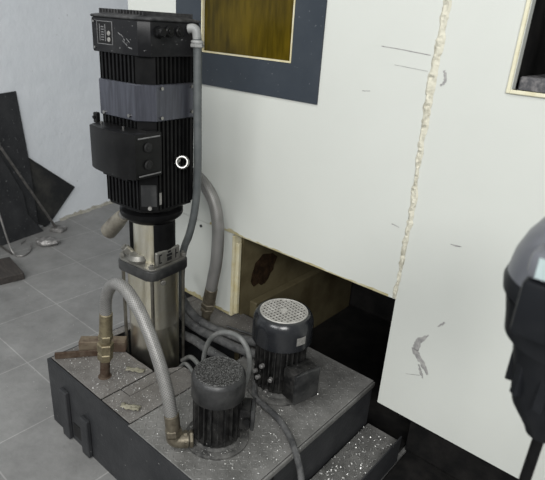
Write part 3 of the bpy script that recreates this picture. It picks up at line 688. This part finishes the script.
# ------------------------------------------------------------------ small tank pumps
def motor(name, label, x, y, rz, rb, rc, rg, zf, z_fin0, z_cov0, z_top, cover_m, grille_m, pitch, bar, nfin, box, group, shoulder=0.045):
    t = thing(name, label, 'motor', (x, y, HB), rz, group)
    L = lambda z: z - HB
    b = MB(); b.lathe([(0, 0.0005), (rb * 1.36, 0.0005), (rb * 1.36, 0.008), (rb * 1.30, 0.011), (rb * 1.05, 0.012), (rb * 0.98, 0.02), (rb * 0.9, L(z_fin0) - 0.001), (0, L(z_fin0) - 0.001)], seg=48)
    b.build('mounting_flange', M['flange_dust'], t)
    b = MB(); b.lathe([(0, L(z_fin0)), (rb * 0.97, L(z_fin0)), (rb * 0.97, L(z_fin0) + 0.012), (rb * 0.82, L(z_fin0) + 0.016), (rb * 0.82, L(z_cov0) + 0.02), (0, L(z_cov0) + 0.02)], seg=48)
    for k in range(nfin):
        a = 2 * PI * k / nfin
        m_ = Matrix.Rotation(a, 4, 'Z')
        b.box((rb * 0.80, -0.0024, L(z_fin0) + 0.003), (rb * 1.03, 0.0024, L(z_cov0) + 0.015), mtx=m_)
    b.build('finned_body', M['greasy'], t)
    h = L(z_top)
    b = MB(); b.lathe([(rc * 0.90, L(z_cov0) + 0.012), (rc * 0.985, L(z_cov0)), (rc, L(z_cov0) + 0.002), (rc, h - shoulder), (rc * 0.985, h - shoulder * 0.62), (rc * 0.93, h - shoulder * 0.22), (rc * 0.87 if rc > 0.1 else rc * 0.915, h - 0.002), (rg * 1.0, h), (rg * 0.98, h - 0.006), (rg * 0.96, h - 0.03)], seg=56)
    cv = b.build('fan_cover', M[cover_m], t)
    b = MB(); b.lathe([(0, h - 0.028), (rg * 0.3, h - 0.028), (rg * 0.955, h - 0.0305), (rg * 0.955, h - 0.034), (0, h - 0.034)], seg=40); b.build('fan', M['mark_black'], t)
    b = MB(); b.ring((0, 0, h), rg * 0.98, 0.0035)
    n = int(rg / pitch)
    for k in range(-n, n + 1):
        u = k * pitch; l = math.sqrt(max(0, (rg * 0.97) ** 2 - u * u))
        if l < 0.01: continue
        b.box((u - bar, -l, h - 0.003), (u + bar, l, h + 0.0012)); b.box((-l, u - bar, h - 0.003), (l, u + bar, h + 0.0014))
    b.lathe([(0, h - 0.002), (rg * 0.16, h - 0.002), (rg * 0.14, h + 0.003), (0, h + 0.003)], seg=20)
    b.build('fan_grille', M[grille_m], cv)
    # terminal box on +X side
    bx0, bx1, by0, by1, bz0, bz1 = box
    b = MB(); b.box((bx0, by0, L(bz0)), (bx1, by1, L(bz1)), 0.005, seg=2); tb_ = b.build('terminal_box', M['greasy'], t)
    b = MB(); b.box((bx1 + 0.0003, by0 - 0.002, L(bz0) - 0.002), (bx1 + 0.014, by1 + 0.002, L(bz1) + 0.002), 0.004, seg=2); b.build('terminal_lid', M['cover_dark'], tb_)
    return t, tb_
m1, tb1 = motor('pump_motor', 'smaller black pump motor with dark chip-clogged fan grille beside hose elbow', -0.987, 0.987, math.radians(38), 0.081, 0.089, 0.077, 0, 0.300, 0.462, 0.548, 'cover_dark', 'grille_dark', 0.0070, 0.0019, 22,
      (0.074, 0.112, -0.034, 0.034, 0.345, 0.425), 'pump motors on the tank', 0.018)
b = MB(); b.cyl((0.100, -0.0345, 0.11), (0.100, -0.046, 0.11), 0.012, seg=16); b.build('cable_gland', M['black_soft'], m1)
m2, tb2 = motor('pump_motor', 'larger black pump motor with pale square-mesh fan grille at tank rear', -1.018, 1.35, math.radians(-12), 0.096, 0.115, 0.089, 0, 0.305, 0.500, 0.612, 'cover_shiny', 'grille_light', 0.0150, 0.0025, 28,
      (0.088, 0.150, -0.055, 0.058, 0.312, 0.435), 'pump motors on the tank')
b = MB(); 
for k, a in enumerate((-1.75, -1.38, -1.0, -1.55, -1.15)):
    z = 0.095 + 0.045 * (k % 2) - (0.06 if k > 2 else 0); r = 0.097
    b = MB(); b.cyl((r * math.cos(a), r * math.sin(a), z), ((r + 0.018) * math.cos(a), (r + 0.018) * math.sin(a), z), 0.0085, seg=12, bev=0.002); b.build('knob_bolt', M['lump'], m2)
b = MB()
a = 0.05
vv = []
for k in range(7):
    aa = -0.22 + 0.34 * k / 6
    vv.append([b.bm.verts.new((0.1157 * math.cos(aa), 0.1157 * math.sin(aa), z)) for z in (0.252, 0.284)])
for p, q in zip(vv, vv[1:]): b.bm.faces.new((p[0], q[0], q[1], p[1]))
b.build('rating_label', M['label_grey'], m2)
# swarf ring caught on front motor foot
def ring1():
    a = random.uniform(0, 6.3); r = random.uniform(0.080, 0.101); return -0.987 + r * math.cos(a), 0.987 + r * math.sin(a), HB + 0.012
chips('metal_chips', 130, ring1, 'bright metal chips lying on the foot of the smaller pump motor', (0.001, 0.003))

# ------------------------------------------------------------------ cables
def cable(label, pts, r, m='cable', name='power_cable', seg=12):
    bd = MB(); c = Vector(pts[0]); bd.tube([Vector(p) - c for p in pts], r, seg=seg, sub=10); o = bd.build(name, M[m]); o.location = c
    return tag(o, label, 'cable', 'cables on the tank')
cable('thick dark cable nearest the white lower panel behind the pump', [(-1.74, 1.395, 0.50), (-1.685, 1.405, 0.40), (-1.61, 1.408, 0.328), (-1.52, 1.410, 0.303), (-1.40, 1.428, 0.3005), (-1.27, 1.465, 0.3005), (-1.17, 1.52, 0.3005), (-1.08, 1.56, 0.3005)], 0.021)
cable('thick dusty cable, middle of the bundle behind the pump', [(-1.66, 1.365, 0.36), (-1.58, 1.362, 0.312), (-1.48, 1.365, 0.300), (-1.38, 1.375, 0.300), (-1.28, 1.385, 0.300), (-1.20, 1.41, 0.300), (-1.165, 1.455, 0.300)], 0.020)
cable('stout cable curving towards the rear motor from the pump foot', [(-1.545, 1.318, 0.27), (-1.45, 1.30, 0.295), (-1.35, 1.285, 0.303), (-1.25, 1.285, 0.302), (-1.165, 1.275, 0.300)], 0.020)
cable('thin cable strung from pump foot to the smaller motor', [(-1.46, 1.235, 0.22), (-1.38, 1.215, 0.285), (-1.28, 1.185, 0.293), (-1.19, 1.15, 0.291), (-1.12, 1.09, 0.292), (-1.095, 1.055, 0.293)], 0.010, 'cable_grey')
cable('thin cable lowest of the bundle over the tank opening', [(-1.43, 1.19, 0.22), (-1.365, 1.172, 0.283), (-1.28, 1.145, 0.289), (-1.20, 1.11, 0.288), (-1.14, 1.07, 0.288)], 0.008, 'cable_grey')
cable('grey cable looped up in a ring behind the smaller motor', [(-1.236, 1.160, 0.290), (-1.246, 1.160, 0.345), (-1.240, 1.160, 0.41), (-1.215, 1.160, 0.475), (-1.172, 1.160, 0.525), (-1.115, 1.160, 0.556), (-1.060, 1.160, 0.560), (-1.022, 1.160, 0.530), (-1.008, 1.160, 0.475), (-1.016, 1.155, 0.40), (-1.040, 1.145, 0.33), (-1.06, 1.13, 0.290)], 0.0095, 'cable_grey')
cable('long black cable running from the motors over the tank edge to the floor', [(-1.10, 1.315, 0.2925), (-1.062, 1.26, 0.2912), (-1.015, 1.215, 0.2912), (-0.945, 1.20, 0.2912), (-0.872, 1.185, 0.2912), (-0.80, 1.15, 0.292), (-0.757, 1.12, 0.295), (-0.722, 1.10, 0.276), (-0.694, 1.088, 0.232), (-0.672, 1.07, 0.17), (-0.650, 1.03, 0.115), (-0.600, 0.95, 0.11), (-0.565, 0.87, 0.09), (-0.53, 0.80, FZ + 0.03), (-0.47, 0.72, FZ + 0.012), (-0.40, 0.60, FZ + 0.012)], 0.0115)
# slack thin cables lying in the opening
cable('thin black wire lying between thick cables and rear motor', [(-1.45, 1.49, 0.286), (-1.35, 1.52, 0.284), (-1.22, 1.56, 0.284), (-1.09, 1.56, 0.290)], 0.005)

# ------------------------------------------------------------------ odds and ends on the tank
b = MB(); dvec = Vector((-1.635 + 1.741, 0.953 - 0.787 - 0.02, 0)); L = dvec.length; ang = math.atan2(dvec.y, dvec.x)
b.box((0, -0.006, 0), (L, 0.006, 0.028), 0.0015); o = b.build('flat_bar', M['rust']); o.location = (-1.765, 0.822, HB + 0.0005); o.rotation_euler = (0, 0, ang)
tag(o, 'rusty flat bar standing on edge at the left end of the tank top', 'metal bar')
b = MB(); b.box((-0.095, -0.025, 0), (0.095, 0.025, 0.05), 0.003); o = b.build('steel_block', M['tan_rust']); o.location = (-1.690, 0.998, HB + 0.0005); o.rotation_euler = (0, 0, math.radians(46))
tag(o, 'rusty brown rectangular block behind the standpipe on the tank top', 'metal block')
# crumpled yellowish scrap
b = MB()
gx, gy = 9, 4
grid = [[b.bm.verts.new((i * 0.009 - 0.036 + random.uniform(-.002, .002), j * 0.009 - 0.013 + random.uniform(-.002, .002), random.uniform(0.002, 0.011))) for j in range(gy)] for i in range(gx)]
for i in range(gx - 1):
    for j in range(gy - 1): b.bm.faces.new((grid[i][j], grid[i + 1][j], grid[i + 1][j + 1], grid[i][j + 1]))
o = b.build('paper_scrap', M['paper'], angle=15); o.location = (-1.31, 0.862, HB + 0.0005); o.rotation_euler = (0, 0, 0.5)
o.modifiers.new('solid', 'SOLIDIFY').thickness = 0.0008
tag(o, 'crumpled yellowish scrap lying on the front cover plate', 'scrap')
b = MB()
grid = [[b.bm.verts.new((i * 0.011 - 0.04 + random.uniform(-.002, .002), j * 0.008 - 0.013 + random.uniform(-.002, .002), random.uniform(0.002, 0.009))) for j in range(4)] for i in range(8)]
for i in range(7):
    for j in range(3): b.bm.faces.new((grid[i][j], grid[i + 1][j], grid[i + 1][j + 1], grid[i][j + 1]))
o = b.build('paper_scrap', M['paper'], angle=15); o.location = (-1.475, 1.005, HB + 0.0005); o.rotation_euler = (0, 0, 0.6)
o.modifiers.new('solid', 'SOLIDIFY').thickness = 0.0008
tag(o, 'yellowish dirt scrap at the foot of the stainless cylinder', 'scrap')

# ------------------------------------------------------------------ chip tray right of the tank
ct = thing('chip_tray', 'shallow steel chip tray along the right side of the tank', 'tray', (-0.665, 1.28, FZ))
b = MB(); b.box((-0.085, -0.55, 0), (0.065, 0.37, 0.105), 0.003)
b.build('tray_body', M['checker'], ct)
b = MB(); b.box((0.0655, -0.55, 0), (0.0705, 0.37, 0.135), 0.002); b.build('tray_lip', M['tank'], ct)
def on_tray():
    x = random.uniform(-0.745, -0.605); y = random.uniform(0.80, 1.62); return x, y, FZ + 0.105 + random.uniform(0, 0.006)
chips('metal_chips', 1000, on_tray, 'heap of bright metal chips filling the chip tray beside the tank', (0.002, 0.005))
def on_pan():
    while True:
        x = random.uniform(-0.56, -0.40); y = random.uniform(1.22, 1.52)
        if random.random() < 1.2 - abs(x + 0.52) * 8: return x, y, FZ + 0.013
chips('metal_chips', 420, on_pan, 'metal chips spilled on the floor outside the tray lip', (0.002, 0.005))
def on_floor():
    return random.uniform(-3.2, -1.85), random.uniform(0.55, 1.7), FZ + 0.0005
chips('metal_chips', 150, on_floor, 'sparse bright flecks of metal on the grey floor tiles', (0.001, 0.0032))

# ------------------------------------------------------------------ leaning sheets, rods, lumps by the wall
CAM = Vector((0, 0, 1.6))
def sheet(corners, m, label, th=0.004):
    # planar polygon with true thickness, extruded away from the room
    bd = MB(); P = [Vector(c) for c in corners]; n = (P[1] - P[0]).cross(P[2] - P[0]).normalized()
    if n.x < 0: n = -n
    c = P[0].copy()
    a = [bd.bm.verts.new(p - c) for p in P]; q = [bd.bm.verts.new(p - c - n * th) for p in P]
    bd.bm.faces.new(a); bd.bm.faces.new(q[::-1])
    for k in range(len(P)): bd.bm.faces.new((a[k], a[(k + 1) % len(P)], q[(k + 1) % len(P)], q[k]))
    o = bd.build('metal_sheet', m); o.location = c
    return tag(o, label, 'sheet', 'dark sheets leaning on the wall')
def wallpt(s, off, z):
    p = w0 + wdir * s + wn * off; return Vector((p.x, p.y, z))
sheet([(-3.771, 1.332, 1.003), (-3.862, 1.740, 1.028), (-3.853, 1.771, 0.524), (-3.826, 1.774, FZ + 0.001), (-3.690, 1.146, FZ + 0.001)], M['sheet'], 'tall charcoal sheet, the highest of those leaning on the white wall')
sheet([(-3.874, 1.776, 0.541), (-3.953, 2.177, 0.210), (-3.884, 1.895, -0.030), (-3.872, 1.845, FZ + 0.001), (-3.80, 1.50, 0.22)], M['sheet_worn'], 'worn dark sheet turned on its corner, pointing right against the wall')
sheet([(-3.748, 1.374, 0.939), (-3.771, 1.549, 0.574), (-3.786, 1.666, 0.301), (-3.782, 1.681, 0.124), (-3.800, 1.797, FZ + 0.001), (-3.768, 1.652, FZ + 0.001), (-3.665, 1.185, FZ + 0.001)], M['sheet'], 'low dark sheet with slanted edge in front of the tall sheet')
# long rod with a flat foot, leaning on the low sheet
rd = thing('poker_rod', 'long straight rod with flat square foot leaning on the dark sheets', 'rod', (-3.735, 1.874, FZ))
ro = Vector(rd.location)
b = MB(); b.cyl(Vector((-3.735, 1.865, FZ + 0.035)) - ro, Vector((-3.728, 1.440, 0.85)) - ro, 0.0095, seg=12); b.build('shaft', M['rod'], rd)
b = MB(); b.box((-0.05, -0.035, 0), (0.06, 0.055, 0.034), 0.008, seg=2, mtx=Matrix.Rotation(0.5, 4, 'Z')); b.build('foot', M['lump'], rd)
hk = thing('hooked_rod', 'thin steel rod with hooked end resting on the floor near the wall', 'rod', (-3.50, 1.43, FZ))
ho = Vector(hk.location)
b = MB(); b.tube([Vector(p) - ho for p in ((-3.735, 1.385, 0.76), (-3.696, 1.392, 0.60), (-3.597, 1.405, 0.233), (-3.550, 1.420, 0.03), (-3.515, 1.428, FZ + 0.016), (-3.468, 1.435, FZ + 0.009), (-3.450, 1.470, FZ + 0.009), (-3.49, 1.53, FZ + 0.012), (-3.570, 1.588, FZ + 0.03))], 0.0065, seg=12); b.build('shaft', M['bright_rod'], hk)
b = MB(); b.tube([Vector(p) - ho for p in ((-3.520, 1.4195, FZ + 0.012), (-3.60, 1.421, FZ + 0.008), (-3.71, 1.424, FZ + 0.008))], 0.007, seg=10); b.build('prong', M['rod'], hk)
# crumpled scrap lump
b = MB(); bmesh.ops.create_icosphere(b.bm, subdivisions=3, radius=1.0)
for v in b.bm.verts:
    k = 1 + random.uniform(-0.13, 0.13); v.co = Vector((v.co.x * 0.085 * k, v.co.y * 0.05 * k, max(-0.6, v.co.z) * 0.036 * k))
zm = min(v.co.z for v in b.bm.verts)
for v in b.bm.verts: v.co.z -= zm
o = b.build('scrap_lump', M['lump'], angle=25); o.location = (-3.535, 1.690, FZ + 0.0005); o.rotation_euler = (0, 0, 0.9)
tag(o, 'crumpled grey metal lump on the floor beside the rod foot', 'scrap')
b = MB(); b.box((-0.30, -0.085, 0), (0, 0.085, 0.048), 0.004); o = b.build('timber_block', M['wood']); o.location = (-3.125, 1.23, FZ + 0.0005); o.rotation_euler = (0, 0, math.radians(-8))
tag(o, 'dark flat timber block lying on the floor at the left edge', 'timber')
b = MB(); b.cyl((0, 0, 0.006), (0.05, -0.06, 0.012), 0.004, seg=8); o = b.build('metal_splinter', M['bright_rod']); o.location = (-3.70, 1.60, FZ); tag(o, 'short bright splinter lying at the foot of the dark sheets', 'scrap')


# ------------------------------------------------------------------ foreground motor on a pole
fg = thing('barrel_pump', 'blurred slate-grey motor on a thin pole at the right edge of the photo', 'pump', (-0.073, 0.847, FZ))
fz = -FZ
b = MB(); b.lathe([(0, 0.985), (0.024, 0.985), (0.030, 0.998), (0.058, 1.04), (0.064, 1.06), (0.070, 1.10), (0.084, 1.163), (0.098, 1.168), (0.103, 1.20), (0.110, 1.232), (0, 1.232)], (0, 0, fz), seg=40)
b.build('motor_body', M['fg_body'], fg)
for k in range(10):
    b = MB(); a = 2 * PI * k / 10 + 0.2; b.box((0.060, -0.008, 1.07 + fz), (0.076, 0.008, 1.140 + fz), 0.002, mtx=Matrix.Rotation(a, 4, 'Z')); b.build('cooling_rib', M['fg_body'], fg)
b = MB(); b.lathe([(0, 1.2325), (0.108, 1.2325), (0.116, 1.240), (0.119, 1.258), (0.116, 1.268), (0, 1.268)], (0, 0, fz), seg=48); b.build('cover_rim', M['fg_body'], fg)
b = MB(); b.lathe([(0, 1.2685), (0.1155, 1.2685), (0.111, 1.30), (0.100, 1.33), (0.084, 1.355), (0.060, 1.372), (0.03, 1.379), (0, 1.380)], (0, 0, fz), seg=48); b.build('motor_cover', M['fg_cover'], fg)
b = MB(); b.box((-0.066, -0.136, 1.302 + fz), (0.06, -0.080, 1.345 + fz), 0.012, seg=2); b.build('cover_housing', M['fg_cover'], fg)
b = MB(); b.box((-0.066, -0.136, 1.215 + fz), (0.06, -0.100, 1.3015 + fz), 0.008, seg=2); b.build('switch_box', M['fg_body'], fg)
b = MB(); b.box((-0.052, -0.1375, 1.309 + fz), (0.045, -0.1362, 1.338 + fz)); b.build('rating_label', M['fg_plate'], fg)
b = MB(); b.cyl((0, 0, 0.012), (0, 0, 0.99 + fz), 0.0095, seg=16); b.build('pole', M['black'], fg)
b = MB(); b.lathe([(0, 0), (0.13, 0), (0.13, 0.010), (0.03, 0.014), (0.012, 0.03), (0, 0.03)], seg=40); b.build('base_plate', M['black'], fg)

# ------------------------------------------------------------------ light
world = bpy.data.worlds.new('workshop_ambient'); scene.world = world; world.use_nodes = True
bg = world.node_tree.nodes['Background']; bg.inputs['Color'].default_value = (0.93, 0.97, 1.0, 1); bg.inputs['Strength'].default_value = 0.36
def area(name, loc, target, sx, sy, power, col=(1, 1, 1)):
    l = bpy.data.lights.new(name, 'AREA'); l.shape = 'RECTANGLE'; l.size = sx; l.size_y = sy; l.energy = power; l.color = col
    o = bpy.data.objects.new(name, l); COL.objects.link(o); o.location = loc
    o.rotation_euler = (Vector(target) - Vector(loc)).to_track_quat('-Z', 'Y').to_euler(); return o
area('unseen_lamp', (-1.5, -0.6, 4.4), (-1.6, 0.3, 0.0), 3.2, 1.2, 62, (1.0, 0.995, 0.97))
area('unseen_lamp', (-0.6, -4.6, 3.8), (-1.4, 1.6, 0.8), 3.0, 1.4, 150, (0.99, 0.995, 1.0))  # unseen light placed far in front so the panels are lit evenly
area('unseen_lamp', (2.4, -2.6, 3.6), (-3.4, 2.0, 0.9), 2.4, 1.4, 210, (1.0, 0.995, 0.98))  # unseen light added from the right to brighten the left wall

# ------------------------------------------------------------------ camera
cam = bpy.data.cameras.new('camera'); co_ = bpy.data.objects.new('camera', cam); COL.objects.link(co_)
f_px, yaw, pit, rol = 520.8, -0.682572, 0.395805, 0.069757
cam.sensor_width = 36; cam.sensor_fit = 'HORIZONTAL'; cam.lens = f_px * 36 / 545
cam.clip_start = 0.02
fwd = Vector((math.sin(yaw) * math.cos(pit), math.cos(yaw) * math.cos(pit), -math.sin(pit)))
r = Vector((math.cos(yaw), -math.sin(yaw), 0)); u = r.cross(fwd)
c, s = math.cos(rol), math.sin(rol)
R_, U_ = r * c + u * s, u * c - r * s
co_.matrix_world = Matrix(((R_.x, U_.x, -fwd.x, 0), (R_.y, U_.y, -fwd.y, 0), (R_.z, U_.z, -fwd.z, 1.6), (0, 0, 0, 1)))
cam.dof.use_dof = True; cam.dof.focus_distance = 2.0; cam.dof.aperture_fstop = 4.5
scene.camera = co_
scene.view_settings.view_transform = 'Standard'; scene.view_settings.look = 'None'
scene.view_settings.exposure = 0.0; scene.view_settings.gamma = 1.0; scene.view_settings.use_curve_mapping = False
